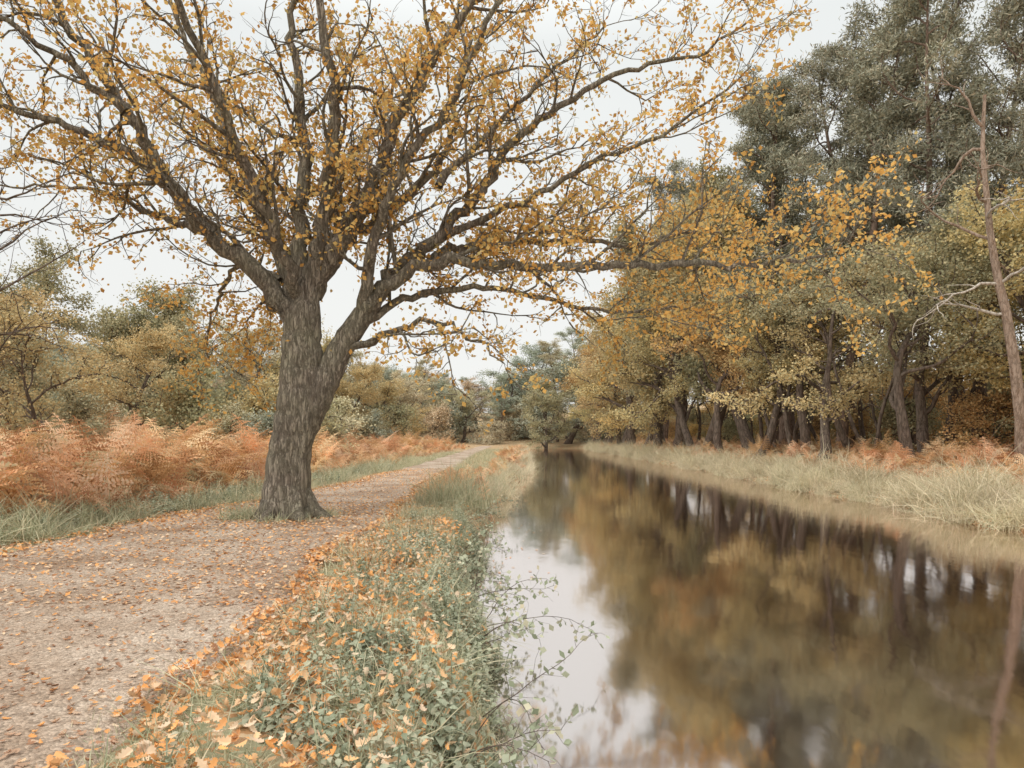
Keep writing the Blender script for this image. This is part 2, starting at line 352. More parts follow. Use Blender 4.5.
print('hero leaves', len(LCa), 'faces', sum(len(f) for f in hero.F))
o = hero.mesh('oak_tree', [M['bark'], M['oakleaf']]); o.location = HB

# ------------------------------------------------------------ generic trees
def gen_oak(seed, H, Rc, nl=9, lps=46, lsz=.17, leafmat='gold', upright=.05, sig=.34, base=.18, thick=1., k3=6, gnarl=.16, lean=.1, low=0.):
    global R; R0 = R; R = np.random.default_rng(seed); A = Acc(); C = []
    T = wander([0, 0, -.2], np.array([R.normal() * lean, R.normal() * lean, 1.]), H * .85, 12, .06 + lean * .5, .06)
    r0 = H * .024 * thick; tr = r0 * np.linspace(1, .12, 13); tr[0] *= 1.35
    A.tube(T, tr, 10, 0, .04)
    for i in range(nl):
        t = base + (.98 - base) * (i / (nl - 1)) ** .9; s, d = at(T, min(t, .99))
        prof = math.sin(math.pi * min(1, (t - base) / (1 - base) * .75 + .22)) ** .7
        ln = Rc * prof * R.uniform(.6, 1.25) + .4; az = i * 2.4 + R.normal() * .5
        dd = np.array([math.cos(az), math.sin(az), .25 + .9 * t - low])
        P = wander(s, unit(dd), ln, 9, gnarl, upright); rr = np.interp(t, np.linspace(0, 1, 13), tr) * .6
        A.tube(P, np.linspace(rr, .03, 10), 6)
        for t2 in np.linspace(.3, 1, 7):
            s2, d2 = at(P, min(t2, .999)); l2 = Rc * R.uniform(.22, .42)
            P2 = wander(s2, child_dir(d2, R.uniform(.4, 1.1)), l2, 5, .2, .04)
            A.tube(P2, np.linspace(max(.025, rr * .35), .012, 6), 4)
            for t3 in np.linspace(.35, 1, k3):
                s3, d3 = at(P2, min(t3, .999)); c = s3 + child_dir(d3, R.uniform(.3, 1.2)) * R.uniform(.1, .6)
                A.tube(np.array([s3, (s3 + c) / 2 + R.normal(size=3) * .04, c]), [.012, .009, .005], 3)
                m = int(lps * R.uniform(.2, 1.6)); sg = sig * R.uniform(.6, 1.3)
                C.append(c + R.normal(size=(m, 3)) * np.array([sg, sg, sg * .5]))
    if lps: A.leaves(np.concatenate(C), lsz, .36, 1, .2, .2)
    me = A.mesh('oakmesh', [M['barkdk'], M[leafmat]], link=False); R = R0; return me
def gen_pine(seed, H, nl=34, m0=90, dead=6):
    global R; R0 = R; R = np.random.default_rng(seed); A = Acc(); C = []
    T = wander([0, 0, -.3], np.array([R.normal() * .04, R.normal() * .04, 1.]), H, 16, .035, .03)
    tr = .30 * np.linspace(1, .12, 17); A.tube(T, tr, 10)
    for i in range(nl + dead):
        isd = i < dead
        t = R.uniform(.2, .42) if isd else .36 + .63 * ((i - dead) / (nl - 1))
        s, d = at(T, min(t, .995)); u = (t - .36) / .64
        ln = R.uniform(1, 2.6) if isd else (3.9 * (1 - max(0, u)) ** .42 + .7) * R.uniform(.35, 1.35)
        az = i * 2.4 + R.normal() * .6; dd = np.array([math.cos(az), math.sin(az), (.05 if isd else .1 + .6 * u)])
        P = wander(s, unit(dd), ln, 8, .18, -.01 if isd else .03); A.tube(P, np.linspace(.075 * (1.2 - .6 * t), .015, 9), 5)
        if isd: continue
        for t2 in np.linspace(.4, 1, 6):
            s2, d2 = at(P, min(t2, .999)); P2 = wander(s2, child_dir(d2, R.uniform(.3, 1.0)), R.uniform(.4, 1.1), 4, .2, .05)
            A.tube(P2, np.linspace(.022, .008, 5), 3)
            for q in (2, 4):
                m = int(m0 * R.uniform(.4, 1.3)); sg = R.uniform(.2, .36); C.append(P2[q] + np.array([0, 0, .08]) + R.normal(size=(m, 3)) * np.array([sg, sg, sg * .38]))
    A.leaves(np.concatenate(C), .24, .11, 1, -.25)
    me = A.mesh('pinemesh', [M['barkpine'], M['pine']], link=False); R = R0; return me
OAK = [gen_oak(11, 12, 5.2, 10, 48, lsz=.15, gnarl=.30, lean=.22, base=.28, thick=1.15), gen_oak(12, 12, 5.6, 10, 48, lsz=.15, leafmat='amber', gnarl=.32, lean=.28, base=.26, thick=1.15), gen_oak(13, 12, 4.6, 11, 46, lsz=.15, upright=.08, gnarl=.26, lean=.18, base=.28, thick=1.1), gen_oak(14, 12, 4.4, 13, 44, leafmat='green', upright=.08, base=.08, gnarl=.2)]
TALL = [gen_oak(21, 18, 4.6, 15, 40, lsz=.2, leafmat='green', upright=.1, base=.25, sig=.42, gnarl=.22, lean=.1), gen_oak(22, 18, 5.6, 14, 40, lsz=.2, leafmat='gold', upright=.08, base=.2, sig=.42, gnarl=.24, lean=.14)]
PINE = [gen_pine(31, 22), gen_pine(32, 22, 28), gen_pine(33, 22, 30)]
SMALL = [gen_oak(41, 6, 2.6, 9, 26, lsz=.11, sig=.26, base=.12, gnarl=.25), gen_oak(42, 6, 3.0, 10, 30, lsz=.11, sig=.28, base=.1, gnarl=.25)]
BUSH = [gen_oak(61, 4, 2.7, 12, 20, lsz=.17, sig=.32, base=.02, k3=5, low=.25, upright=.03, gnarl=.2), gen_oak(62, 4, 3.0, 13, 20, lsz=.17, sig=.34, base=.02, k3=5, low=.3, upright=.02, gnarl=.22)]
def tree(name, me, x, y, s=1, mats=None, parent=None, yaw=None, sxy=None, tilt=(0, 0)):
    sc = s if sxy is None else (s * sxy, s * sxy, s)
    return inst(name, me, (x, y, float(zg(x, y)) - .05), R.uniform(0, 6.28) if yaw is None else yaw, sc, parent, tilt=tilt, mats=mats)

# right bank front oaks (leaning to the light over the canal)
for x, y, k, s, mt in [(15.7, 26.8, 0, .76, 'green'), (17.6, 29.5, 1, .84, 'gold'), (15.0, 33, 1, .84, 'gold'), (20, 31, 0, .88, 'green'), (14.8, 41, 2, .92, 'gold'), (14.4, 47, 0, .95, 'amber'), (16.5, 38, 0, .95, 'green'), (14.6, 56, 1, 1.1, 'gold'), (14.2, 66, 1, .95, 'amber'), (14.6, 75, 0, 1.15, 'gold'), (14, 86, 2, 1.2, 'gold'), (13.8, 98, 0, 1.2, 'amber'), (13.6, 109, 2, 1.1, 'gold'), (19.5, 23.5, 2, .82, 'gold'), (22, 19, 1, 1.0, 'amber'), (22.5, 27, 2, .85, 'green')]:
    tree('oak_tree', OAK[k], x, y, s, mats={1: M[mt]}, tilt=(R.normal() * .06, -R.uniform(-.04, .18)))
for x, y, k, s, mt in [(16.4, 46.5, 1, 1.02, 'gold'), (15.6, 54, 0, 1.2, 'green'), (14.8, 61, 1, 1.22, 'gold'), (15.2, 70, 0, 1.32, 'green'), (14, 81, 1, 1.25, 'gold'), (15, 92, 0, 1.36, 'green'), (14, 104, 1, 1.2, 'gold'), (14, 113, 0, 1.2, 'green'), (20, 48, 0, 1.15, 'green')]:
    tree('oak_tree', TALL[k], x, y, s, mats={1: M[mt]}, tilt=(R.normal() * .03, -R.uniform(-.03, .06)))
for x, y, k, s in [(17.8, 37, 0, 1.10), (16.9, 42.5, 1, 1.08), (24.8, 36, 2, 1.08), (23.0, 40.5, 0, 1.16), (20.6, 34.5, 1, 1.0), (19.5, 50, 2, 1.12), (24.5, 31, 1, .98), (18.5, 60, 0, 1.1), (17, 76, 1, 1.12), (19.8, 40, 2, 1.08), (22.2, 32.5, 2, .96), (16.5, 66, 2, 1.18), (18.2, 44.5, 0, 1.1)]:
    tree('pine_tree', PINE[k], x, y, s, tilt=(R.normal() * .035, R.normal() * .035))
wood = empty('woodland_trees')
for x, y, k in [(x0 + R.uniform(-2, 2), y0 + R.uniform(-3, 3), int(R.integers(0, 6))) for x0, st in ((26, 12), (34, 18)) for y0 in range(26, 110, st)]:
    if x / y > 1.0: continue
    me = [TALL[0], TALL[1], PINE[0], PINE[1], TALL[1], PINE[2]][k]
    tree('woodland_tree', me, x, y, R.uniform(.82, 1.0), parent=wood)
for y0 in np.arange(21, 100, 4.4):
    for x0, s in ((20.5, .62), (25.5, .9), (32, 1.1)):
        if x0 / y0 > 1.05: continue
        tree('understorey_shrub', BUSH[int(R.integers(0, 2))], x0 + R.uniform(-2, 2), y0 + R.uniform(-1.5, 1.5), s * R.uniform(.75, 1.15), parent=wood, mats={1: M[['amber', 'green', 'amber', 'green'][int(R.integers(0, 4))]]})
A = Acc()
for q in range(22):
    y0 = R.uniform(24, 62); x0 = R.uniform(15.5, 24)
    if x0 / y0 > .82: continue
    P = wander([x0, y0, float(zg(x0, y0)) - .2], np.array([R.normal() * .25 - .08, R.normal() * .1, 1.]), R.uniform(5, 9), 12, .1, .03)
    r0 = R.uniform(.06, .19); A.tube(P, np.linspace(r0, r0 * .3, 13), 8, 0, .04)
    for t in R.uniform(.3, .95, 5):
        s, d = at(P, t); A.tube(wander(s, child_dir(d, 1.0), R.uniform(1, 2.6), 7, .25, .05), np.linspace(r0 * .35, .008, 8), 4)
o = A.mesh('understorey_trunks', [M['barkdk']]); o.parent = wood
tree('oak_tree', OAK[3], 5.6, 114, 1.1, mats={1: M['green']})
# left
for x, y, me, s, mt in [(-20.5, 28, OAK[3], .72, 'gold'), (-25, 34, OAK[0], .85, 'green'), (-24.5, 42, OAK[3], .9, 'green'), (-21.5, 45, OAK[3], .76, 'green'), (-27, 56, OAK[0], .95, 'haze1'), (-24, 60, OAK[2], .92, 'haze1'), (-19.5, 62, OAK[3], .84, 'gold'), (-15.5, 62, OAK[3], .66, 'gold'), (-13, 74, OAK[3], .78, 'gold'), (-17, 72, OAK[1], .9, 'haze1'), (-17.5, 31, OAK[2], .5, 'gold'), (-22, 66, OAK[0], 1.0, 'haze1')]:
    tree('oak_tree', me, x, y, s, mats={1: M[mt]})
tree('hawthorn_tree', SMALL[0], -14.2, 20.5, .75, mats={1: M['gold']})
tree('hawthorn_tree', SMALL[1], -17.5, 23, .7, mats={1: M['green']})
sh = empty('hedgerow_shrubs')
for k in range(80):
    y = R.uniform(26, 84); x = R.uniform(-.82, -.18) * y
    if x > -11: continue
    tree('shrub', BUSH[k % 2], x, y, R.uniform(.4, 1.0) * (.7 + y * .006), parent=sh, mats={1: M[['gold', 'green', 'haze1', 'green', 'haze2', 'haze1'][int(R.integers(0, 6))]]})
far = empty('distant_treeline')
for k in range(55):
    y = R.uniform(88, 160); x = R.uniform(-.78, -.1) * y
    if x > -14 and y < 120: continue
    me = [OAK[0], OAK[2], OAK[3], TALL[0]][int(R.integers(0, 4))]
    h = (y * R.uniform(.08, .11) + .5); H = 18 if me is TALL[0] else 12
    tree('distant_tree', me, x, y, h / H, parent=far, mats={1: M[['haze1', 'haze2', 'haze3', 'haze2'][int(R.integers(0, 4))]]}, sxy=1.2)
for k in range(34):
    y = R.uniform(121, 165); x = -.24 * y + (k / 33) * .46 * y
    pn = k % 3 == 1
    tree('distant_tree', PINE[k % 2] if pn else OAK[k % 4], x, y, R.uniform(.85, 1.1) * (1 + .5 * (x > 8)) * (.62 if pn else 1), parent=far, mats={1: M[['haze2', 'haze2', 'haze1', 'haze2', 'haze3'][k % 5]]}, sxy=1.3)
for k in range(55):
    y = R.uniform(100, 150); x = -.8 * y + (k / 54) * 1.05 * y
    if -13 < x and y < 120: y = 121 + (y % 20)
    tree('distant_shrub', BUSH[k % 2], x, y, R.uniform(.9, 1.5), parent=far, mats={1: M[['haze1', 'haze2', 'haze3'][k % 3]]})
def gen_bare(seed, H, n, mat, spread=.6, trunk=.07):
    global R; R0 = R; R = np.random.default_rng(seed); A = Acc(); C = []
    T = wander([0, 0, -.2], np.array([.05, 0, 1.]), H, 12, .08, .03); A.tube(T, np.linspace(trunk, .012, 13), 8)
    for t in np.linspace(.3, 1, n):
        s, d = at(T, min(t, .99)); P = wander(s, child_dir(d, R.uniform(spread, spread + .6)), R.uniform(.15, .4) * H, 9, .16, .02)
        A.tube(P, np.linspace(trunk * .4, .006, 10), 5)
        for t2 in np.linspace(.25, 1, 7):
            s2, d2 = at(P, min(t2, .99)); P2 = wander(s2, child_dir(d2, R.uniform(.4, 1)), R.uniform(.05, .14) * H, 5, .2, 0)
            A.tube(P2, np.linspace(.009, .003, 6), 3)
            C.append(P2[R.integers(1, 6, 2)] + R.normal(size=(2, 3)) * .03)
    A.leaves(np.concatenate(C), .06, .3, 1); me = A.mesh('baremesh', [mat, M['gold']], link=False); R = R0; return me
tree('bare_sapling', gen_bare(51, 6.4, 26, M['barkdk'], .7), -8.7, 10.2, 1, yaw=0)
tree('bare_sapling', gen_bare(52, 6.0, 16, M['barkdk']), -11.6, 13.5, .9, yaw=1)
A = Acc()
T = wander([0, 0, -.2], np.array([-.02, 0, 1.]), 13, 14, .06, .03); A.tube(T, np.linspace(.22, .05, 15), 10)
for t, az, l, mi in [(.42, 2.9, 2.6, 1), (.5, 3.4, 3.0, 1), (.55, .3, 2.0, 0), (.62, 2.6, 3.6, 0), (.68, 4.2, 2.2, 1), (.72, 3.2, 3.6, 0), (.8, 1, 2, 0), (.86, 2.8, 2.6, 0), (.5, 5, 2, 1), (.92, 3.3, 2.4, 0)]:
    s, d = at(T, t); P = wander(s, unit(np.array([math.cos(az), math.sin(az), .25])), l, 9, .22, .0); A.tube(P, np.linspace(.06, .012, 10), 6, mi)
    for t2 in (.3, .5, .65, .8, .95):
        s2, d2 = at(P, t2); A.tube(wander(s2, child_dir(d2, .8), .9, 5, .22, .02), np.linspace(.025, .005, 6), 4, mi)
me = A.mesh('deadmesh', [M['deadwood'], M['deadpale']], link=False); tree('dead_pine_tree', me, 17.3, 23.2, 1, yaw=0)

# ------------------------------------------------------------ bracken
def frond(L=1.2, arch=1.0):
    n = 15
    t = np.linspace(0, 1, n + 1); ang = math.radians(78) - arch * 1.5 * t ** 1.3
    dx = np.cos(ang) * L / n; dz = np.sin(ang) * L / n
    P = np.stack([np.cumsum(dx), 0 * dx, np.cumsum(dz)], -1); P -= P[0]
    V = []
    for i in range(4, n + 1):
        f = (i - 4) / (n - 4); pl_ = .34 * L * (1 - f) ** .75 * min(1, .6 + f * 3) + .02
        tg = unit(P[i] - P[i - 1]); up = np.array([-tg[2], 0, tg[0]])
        for sd in (-1, 1):
            ax = unit(tg * .45 + np.array([0, sd, 0]) + R.normal(size=3) * .14); m = 6
            for j in range(m):
                g = (j + .3) / m; c = P[i] + ax * pl_ * g + np.array([0, 0, -.35 * pl_ * g * g])
                w = .07 * L * (1 - g * .75) * (1 - f * .6)
                for s2 in (-1, 1):
                    q = unit(np.cross(ax, up) * s2 + ax * .5 + R.normal(size=3) * .25); b = ax * pl_ / m * .36
                    V += [c - b, c + q * w * .6 - b * .5, c + q * w, c + b]
    for i in range(n):
        o_ = np.array([0, .006, 0]); V += [P[i] - o_, P[i + 1] - o_, P[i + 1] + o_, P[i] + o_]
    return np.array(V)
def rotz(V, a):
    c, s = math.cos(a), math.sin(a); return V @ np.array([[c, s, 0], [-s, c, 0], [0, 0, 1]])
BR = []
for k in range(5):
    A = Acc()
    for q in range(10):
        V = frond(R.uniform(.7, 1.35), R.uniform(.5, 1.8)); a = q * 2.4 + R.normal() * .3
        V = rotz(V, a) + np.array([R.normal() * .2, R.normal() * .2, -.05])
        n = len(V) // 4; A.add(V, np.arange(4 * n).reshape(-1, 4), 0, np.clip(R.uniform(.0, 1.0) + R.normal(size=n) * .12, 0, 1), False)
    BR.append(A.mesh('brackenmesh', [M['bracken']], link=False))
bl = empty('bracken'); cnt = 0
def put_bracken(x, y, s, par):
    inst('bracken_clump', BR[int(R.integers(0, 5))], (x, y, float(zg(x, y)) - .03), R.uniform(0, 6.28), (s, s, s * R.uniform(.85, 1.2)), par, (R.normal() * .16, R.normal() * .16))
y = 6.0
while y < 100:
    st = .62 + y * .015; x = -8.1 + .55 * math.sin(y * .5) + .35 * math.sin(y * 1.7) if y < 17 else (-7.0 + .4 * math.sin(y * .4) + .3 * math.sin(y * 1.3))
    if y < 10: x -= .9
    xmin = max(-.86 * y - 3, -30) if y < 40 else -26
    while x > xmin:
        if R.random() < .9:
            edge = min(1, (-6.8 - x) / 2.4 + .22); hv = .9 + .24 * math.sin(x * .9 + y * .5) * math.sin(y * .35 + 1)
            put_bracken(x + R.uniform(-.35, .35), y + R.uniform(-.35, .35), R.uniform(.8, 1.5) * (.52 + .65 * edge) * hv * 1.06, bl); cnt += 1
        x -= st * R.uniform(.8, 1.3)
    y += st
br = empty('bracken')
for y in np.arange(13, 112, 1.1):
    for x in np.arange(13.2, 20.5, 1.1 + y * .008):
        if R.random() < .85: put_bracken(x + R.uniform(-.4, .4), y + R.uniform(-.4, .4), R.uniform(.6, 1.15), br); cnt += 1
for y in np.arange(17, 90, .8):
    for q in range(2):
        x = xl(y) - R.uniform(.25, 1.8)
        if x > float(pr(y)) + .5 and R.random() < .68: put_bracken(x, y, R.uniform(.35, .8), br); cnt += 1
print('bracken', cnt)

# ------------------------------------------------------------ grass & reeds
def scatter(T, F, Pn, yaw, s, tilt=None):
    n = len(Pn); c, sn = np.cos(yaw), np.sin(yaw); V = T[None] * s[:, None, None]
    if tilt is not None:
        a, b = tilt; ca, sa = np.cos(a)[:, None], np.sin(a)[:, None]; cb, sb = np.cos(b)[:, None], np.sin(b)[:, None]
        y_ = V[..., 1] * ca - V[..., 2] * sa; z_ = V[..., 1] * sa + V[..., 2] * ca; V = np.stack([V[..., 0], y_, z_], -1)
        x_ = V[..., 0] * cb + V[..., 2] * sb; z_ = -V[..., 0] * sb + V[..., 2] * cb; V = np.stack([x_, V[..., 1], z_], -1)
    x_ = V[..., 0] * c[:, None] - V[..., 1] * sn[:, None]; y_ = V[..., 0] * sn[:, None] + V[..., 1] * c[:, None]
    V = np.stack([x_, y_, V[..., 2]], -1) + Pn[:, None]
    FF = F[None] + (np.arange(n) * len(T))[:, None, None]
    return V.reshape(-1, 3), FF.reshape(-1, 4)
def blade(h, w, bend):
    t = np.array([0, .35, .7, 1]); wd = w * np.array([1, .85, .5, .08]); x = bend * t ** 2 * h; z = h * (t - .25 * abs(bend) * t ** 2)
    V = np.array([[x[i], sgn * wd[i], z[i]] for i in range(4) for sgn in (-1, 1)])
    F = np.array([[2 * i, 2 * i + 1, 2 * i + 3, 2 * i + 2] for i in range(3)]); return V, F
def blades_to(A, Pn, h, w, bend, mi=0, tiltk=.2):
    n = len(Pn); b = R.integers(0, 3, n); rr = R.random(n)
    for k, bf in enumerate((.5, 1., 1.7)):
        q = b == k
        if not q.any(): continue
        T, F = blade(1, w / h, bend * bf); m = q.sum()
        V, FF = scatter(T, F, Pn[q], R.uniform(0, 6.28, m), h * R.uniform(.5, 1.25, m), (R.normal(size=m) * tiltk, R.normal(size=m) * tiltk))
        A.add(V, FF, mi, np.repeat(rr[q], 3), False)
RD = []
for k in range(4):
    A = Acc(); n = 140; P = np.zeros((n, 3)); P[:, :2] = R.normal(size=(n, 2)) * .3
    blades_to(A, P, 1.05, .009, .8, tiltk=.36); RD.append(A.mesh('reedmesh', [M['reed']], link=False))
rd = empty('reeds')
for y in np.arange(6, 112, .55):
    w = 2.6 if y < 60 else 2.0
    for q in range(5 if y < 45 else 2):
        x = float(xr(y)) + .05 + R.uniform(0, 1) ** 1.1 * w; s = R.uniform(.6, 1.1) * (.72 + .35 * min(1, (x - float(xr(y))) / 1.0)) * (1 if y < 45 else 1.2)
        s *= .88 + .25 * math.sin(y * 1.1 + x) * math.sin(y * .37)
        yy = y + R.uniform(-.3, .3)
        inst('reed_clump', RD[int(R.integers(0, 4))], (x, yy, max(-.55, float(zg(x, yy))) - .02), R.uniform(0, 6.28), (s, s, s * R.uniform(.55, 1.1)), rd, (R.normal() * .2, R.normal() * .2))
for x, y, s in [(-1.35, 14.3, .75), (-.95, 14.7, .85), (-1.6, 15.0, .75), (-1.1, 15.6, .8), (-.75, 14.9, .65), (-1.3, 16.3, .7), (-.6, 18.5, .6), (-.5, 22, .6), (.2, 28, .6), (.4, 33, .6), (.8, 40, .6), (-1.3, 19.5, .45), (-1.9, 14.6, .55), (-1.75, 15.6, .6)]:
    inst('reed_clump', RD[int(R.integers(0, 4))], (x, y, float(zg(x, y)) - .02), R.uniform(0, 6), (s * .8, s * .8, s * 1.1), rd, mats={0: M['grass']})
for y in np.arange(17, 112, .9):
    x = float(xl(y)) + R.uniform(-.5, .25); inst('reed_clump', RD[int(R.integers(0, 4))], (x, y, max(-.52, float(zg(x, y)))), R.uniform(0, 6), R.uniform(.35, .7), rd)

gA = Acc()
def gpts(x, y): return np.stack([x, y, zg(x, y) - .01], -1)
def patchy(n, xf, yf, th=.0, sc=1.):
    y = yf(n); x = xf(y, n); f = np.sin(x * 2.3 * sc + 1.7) * np.sin(y * 1.9 * sc) + .5 * np.sin(x * 5 * sc + y * 3.1 * sc)
    k = f > th; return x[k], y[k]
x, y = patchy(32000, lambda y, n: pr(y) + (xl(y) - pr(y) + .05) * R.random(n) ** .8, lambda n: 2 + 26 * R.random(n) ** 1.3, -.2)
blades_to(gA, gpts(x, y), .16, .004, .9, tiltk=.5)
x, y = patchy(16000, lambda y, n: pr(y) + (xl(y) - pr(y)) * R.random(n), lambda n: 22 + 60 * R.random(n), -.5)
blades_to(gA, gpts(x, y), .28, .008, .8, tiltk=.4)
n = 24000; y = 5 + 60 * R.random(n) ** 1.5; x = pl(y) + .15 - np.abs(R.normal(size=n)) * .8
k = (np.sin(y * 1.3) + np.sin(y * 3.3 + x * 2) > -.7); blades_to(gA, gpts(x[k], y[k]), .26, .006, .9, tiltk=.5)
for q in range(100):
    y0 = 6 + 40 * R.random() ** 1.6; x0 = float(pl(y0)) - R.uniform(.3, 1.7); m = int(R.integers(80, 200)); sg = R.uniform(.1, .24)
    blades_to(gA, gpts(x0 + R.normal(size=m) * sg, y0 + R.normal(size=m) * sg), R.uniform(.3, .6), .006, 1.1, tiltk=.45)
for q in range(75):
    y0 = 2.6 + 14 * R.random(); x0 = float(pr(y0)) + R.uniform(.1, .95) * float(xl(y0) - pr(y0)); m = int(R.integers(40, 130)); sg = R.uniform(.05, .14)
    blades_to(gA, gpts(x0 + R.normal(size=m) * sg, y0 + R.normal(size=m) * sg), R.uniform(.16, .34), .0035, 1.2, tiltk=.5)
n = 6000; y = 2 + 35 * R.random(n) ** 1.4; x = pr(y) + R.normal(size=n) * .16; blades_to(gA, gpts(x, y), .09, .004, .8, tiltk=.5)
n = 2200; a = R.uniform(0, 6.28, n); r = .5 + np.abs(R.normal(size=n)) * .25; x = HB[0] + np.cos(a) * r; y = HB[1] + np.sin(a) * r
P = np.stack([x, y, np.full(n, .0)], -1); k = np.sin(a * 3) + np.sin(a * 7 + 1) > -.3; blades_to(gA, P[k], .17, .005, .9, tiltk=.5)
n = 500; x = HB[0] - .75 + R.normal(size=n) * .18; y = HB[1] - .3 + R.normal(size=n) * .2; blades_to(gA, np.stack([x, y, x * 0], -1), .32, .006, .9, tiltk=.5)
gA.mesh('grass', [M['grass']])

# ------------------------------------------------------------ fallen leaves
def leafT(wd, fold=.25, curl=.3):
    n = len(wd); t = np.linspace(0, 1, n); V = []
    for i in range(n):
        z = curl * (t[i] - .5) ** 2
        V += [[t[i] - .5, -wd[i], z + wd[i] * fold], [t[i] - .5, 0, z], [t[i] - .5, wd[i], z + wd[i] * fold]]
    F = []
    for i in range(n - 1):
        a = 3 * i; F += [[a, a + 1, a + 4, a + 3], [a + 1, a + 2, a + 5, a + 4]]
    return np.array(V), np.array(F)
OKL = [leafT([.02, .02, .16, .09, .26, .15, .34, .2, .26, .05], f, c) for f, c in ((.3, .5), (-.4, .2), (.7, .9))]
def litter(A, x, y, size, near, zoff=.012, tk=.35, rr=None):
    n = len(x); z = np.maximum(zg(x, y), np.where((x > pl(y)) & (x < pr(y)), .02, -9)) + zoff
    P = np.stack([x, y, z + R.random(n) * .012], -1); rr = R.random(n) if rr is None else rr
    s = size * R.uniform(.6, 1.25, n); yaw = R.uniform(0, 6.28, n); tl = (R.normal(size=n) * tk, R.normal(size=n) * tk)
    if near:
        b = R.integers(0, 3, n)
        for k in range(3):
            q = b == k; T, F = OKL[k]; V, FF = scatter(T, F, P[q], yaw[q], s[q], (tl[0][q], tl[1][q])); A.add(V, FF, 0, np.repeat(rr[q], len(F)), False)
    else:
        T = np.array([[-.5, 0, 0], [.05, -.33, .05], [.5, 0, 0], [.05, .33, .08]]); F = np.array([[0, 1, 2, 3]])
        V, FF = scatter(T, F, P, yaw, s, tl); A.add(V, FF, 0, rr, False)
lA = Acc()
n = 6000; y = 2.2 + 7.5 * R.random(n) ** 1.2; x = pr(y) - .15 + (xl(y) - pr(y) + .1) * R.beta(1.2, 2.1, n)
f = np.sin(x * 3.1 + y) * np.sin(y * 2.3) + .5 * np.sin(x * 7 + y * 4); kk = f > -.45
litter(lA, x[kk], y[kk], .068, True, .035, .5, np.clip(R.beta(1.8, 1.6, kk.sum()), 0, 1))
n = 1400; y = 2.2 + 9 * R.random(n) ** 1.2; x = pr(y) + .3 + (xl(y) - pr(y) - .4) * R.beta(1.0, 1.4, n)
litter(lA, x, y, .066, True, .15, .6, np.clip(R.beta(2.5, 2, n), 0, 1))
n = 6500; y = 8 + 22 * R.random(n) ** 1.2; x = pr(y) - .2 + (xl(y) - pr(y) - .2) * R.beta(1.0, 1.7, n); litter(lA, x, y, .082, False, .06, .5)
n = 3600; y = 1.8 + 8 * R.random(n); x = pl(y) + (pr(y) - pl(y)) * R.beta(1.5, .8, n)
litter(lA, x, y, .045, True, .008, .2, np.where(R.random(n) < .6, np.where(R.random(n) < .5, .0, 1.), R.uniform(.1, 1, n)))
n = 8500; y = 6 + 26 * R.random(n) ** 1.3; x = pl(y) + (pr(y) - pl(y)) * R.beta(.9, .8, n); litter(lA, x, y, .055, False, .008, .25, R.random(n) ** 1.3)
n = 3800; a = R.uniform(0, 6.28, n); r = .5 + np.abs(R.normal(size=n)) * 2.2; x = HB[0] + np.cos(a) * r; y = HB[1] + np.sin(a) * r; litter(lA, x, y, .065, False, .01, .3)
n = 5000; y = 5 + 25 * R.random(n); x = pl(y) - R.normal(size=n) * .5; litter(lA, x, y, .07, False, .03, .4)
lA.mesh('fallen_leaves', [M['litter']])
fA = Acc(); n = 230; y = 9 + 45 * R.random(n) ** 1.1; x = xl(y) + .1 + np.abs(R.normal(size=n)) * .55; k = x < xr(y) - .3
P = np.stack([x[k], y[k], np.full(k.sum(), -.492)], -1); T = np.array([[-.5, 0, 0.01], [.05, -.3, .0], [.5, 0, .02], [.05, .3, .0]])
V, FF = scatter(T, np.array([[0, 1, 2, 3]]), P, R.uniform(0, 6, len(P)), R.uniform(.04, .08, len(P))); fA.add(V, FF, 0, R.random(len(P)), False)
fA.mesh('floating_leaves', [M['litter']])

# ------------------------------------------------------------ herbs
OV = leafT([.015, .2, .3, .27, .16, .02], .25, -.5)
def plantT(nl, h, ls):
    Vs, Fs = [], []; n = 0
    for i in range(nl):
        t = (i // 2 + 1) / (nl / 2); a = (i % 2) * math.pi + (i // 2) * 1.57 + R.normal() * .3; s = ls * (1.15 - .55 * t) * R.uniform(.8, 1.2)
        V = OV[0].copy() * s; V[:, 0] += s * .62
        g = .35 - R.random() * .8; c, sn = math.cos(g), math.sin(g); V = np.stack([V[:, 0] * c - V[:, 2] * sn, V[:, 1], V[:, 0] * sn + V[:, 2] * c], -1)
        V = rotz(V, a) + [0, 0, h * t]; Vs.append(V); Fs.append(OV[1] + n); n += len(V)
    w = .004; Vs.append(np.array([[-w, 0, 0], [w, 0, 0], [w, 0, h], [-w, 0, h], [0, -w, 0], [0, w, 0], [0, w, h], [0, -w, h]])); Fs.append(np.array([[0, 1, 2, 3], [4, 5, 6, 7]]) + n)
    return np.concatenate(Vs), np.concatenate(Fs)
hA = Acc()
def herbs(n, xf, yf, smin, smax, th):
    x, y = patchy(n, xf, yf, th, 1.4); m = len(x); kk = R.integers(0, 4, m)
    for k in range(4):
        q = kk == k; T, F = PL[k]; mm = q.sum()
        V, FF = scatter(T, F, gpts(x[q], y[q]), R.uniform(0, 6.28, mm), R.uniform(smin, smax, mm), (R.normal(size=mm) * .25, R.normal(size=mm) * .25))
        hA.add(V, FF, 0, np.repeat(np.clip(R.random(mm)[:, None] * .7 + R.random((mm, len(F) // 2 + 1)) * .3, 0, 1), 2, 1)[:, :len(F)].ravel(), False)
PL = [plantT(8, .2, .085), plantT(10, .25, .07), plantT(6, .10, .085), plantT(12, .30, .075)]
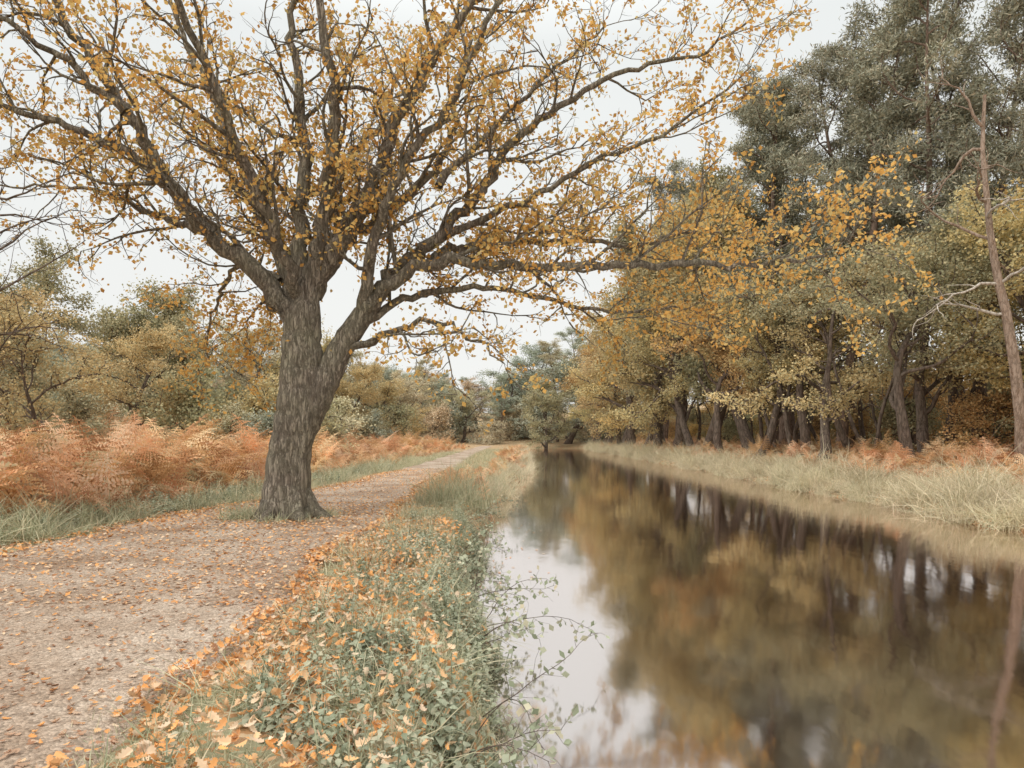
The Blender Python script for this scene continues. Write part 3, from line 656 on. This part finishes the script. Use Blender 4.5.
herbs(2500, lambda y, n: pr(y) + .3 + (xl(y) - pr(y) - .2) * R.beta(1.6, 1.0, n), lambda n: 2.2 + 8 * R.random(n) ** 1.1, .4, 1.0, -.3)
herbs(500, lambda y, n: xl(y) - .02 - np.abs(R.normal(size=n)) * .22, lambda n: 2.5 + 11 * R.random(n), .6, 1.1, -2)
herbs(600, lambda y, n: pr(y) + .2 + (xl(y) - pr(y) - .1) * R.random(n), lambda n: 9 + 16 * R.random(n), .6, 1.2, 0)
herbs(1100, lambda y, n: pl(y) - .3 - np.abs(R.normal(size=n)) * .8, lambda n: 7 + 28 * R.random(n), .8, 1.6, -.4)
hA.mesh('nettle_plants', [M['herb']])
bA = Acc(); C = []
for k in range(28):
    y0 = R.uniform(3.2, 9.5) if k < 20 else R.uniform(9, 16); x0 = float(xl(y0)) - .15
    d = unit(np.array([R.uniform(.5, 1), R.normal() * .5, R.uniform(.5, 1.3)])); P = wander([x0, y0, -.2], d, R.uniform(.45, 1.05), 9, .13, -.12)
    bA.tube(P, np.linspace(.004, .0015, 10), 4)
    for t in np.linspace(.3, 1, 10):
        s, d2 = at(P, min(t, .99)); Q = wander(s, child_dir(d2, .8), R.uniform(.06, .2), 3, .2, 0); bA.tube(Q, [.0018, .0015, .001, .001], 3)
        C.append(Q[R.integers(1, 4, 3)])
bA.leaves(np.concatenate(C), .058, .34, 1); bA.mesh('bramble_bush', [M['barkdk'], M['herb']])

# ------------------------------------------------------------ world, sun, camera
w = bpy.data.worlds.new('World'); scene.world = w; w.use_nodes = True; nt = w.node_tree; nt.nodes.clear(); L = nt.links.new
out = nt.nodes.new('ShaderNodeOutputWorld'); bg = nt.nodes.new('ShaderNodeBackground'); bg.inputs[1].default_value = .1
sky = N(nt, 'TexSky', sky_type='NISHITA', sun_disc=False); sky.sun_elevation = math.radians(48); sky.sun_rotation = math.radians(-140)
tc = N(nt, 'TexCoord'); sx = N(nt, 'SeparateXYZ'); L(tc.outputs['Generated'], sx.inputs[0])
rp = ramp(nt, [(0, (.40, .40, .388)), (.5, (.374, .386, .383)), (.72, (.68, .68, .665)), (1, (1.0, .99, .96))]); L(sx.outputs[2], rp.inputs[0])
no = N(nt, 'TexNoise', i_Scale=1.6, i_Detail=4.0); L(tc.outputs['Generated'], no.inputs['Vector'])
nr = ramp(nt, [(.3, (.96, .96, .965)), (.7, (1.0, 1.0, .995))]); L(no.outputs[0], nr.inputs[0])
c = mixc(nt, 1, rp.outputs[0], nr.outputs[0], 'MULTIPLY')
sc = N(nt, 'VectorMath', operation='SCALE'); sc.inputs['Scale'].default_value = 24.; L(c, sc.inputs[0])
hs = N(nt, 'HueSaturation'); hs.inputs['Saturation'].default_value = .3; L(sky.outputs[0], hs.inputs['Color'])
c = mixc(nt, .94, hs.outputs[0], sc.outputs[0]); L(c, bg.inputs[0]); L(bg.outputs[0], out.inputs[0])
sd = bpy.data.lights.new('sun', 'SUN'); sd.energy = 1.5; sd.angle = math.radians(35); sd.color = (1, .93, .83)
so = bpy.data.objects.new('sun', sd); COL.objects.link(so)
el, az = math.radians(48), math.radians(-140)
dirv = Vector((math.sin(az) * math.cos(el), math.cos(az) * math.cos(el), math.sin(el)))
so.rotation_euler = dirv.to_track_quat('Z', 'Y').to_euler()
cd = bpy.data.cameras.new('camera'); co = bpy.data.objects.new('camera', cd); COL.objects.link(co)
cd.lens = 24; cd.sensor_width = 36; cd.shift_y = 53 / 1024; cd.clip_end = 3000; cd.clip_start = .05
co.location = (0, 0, 1.5); co.rotation_euler = (math.radians(90), 0, 0); scene.camera = co
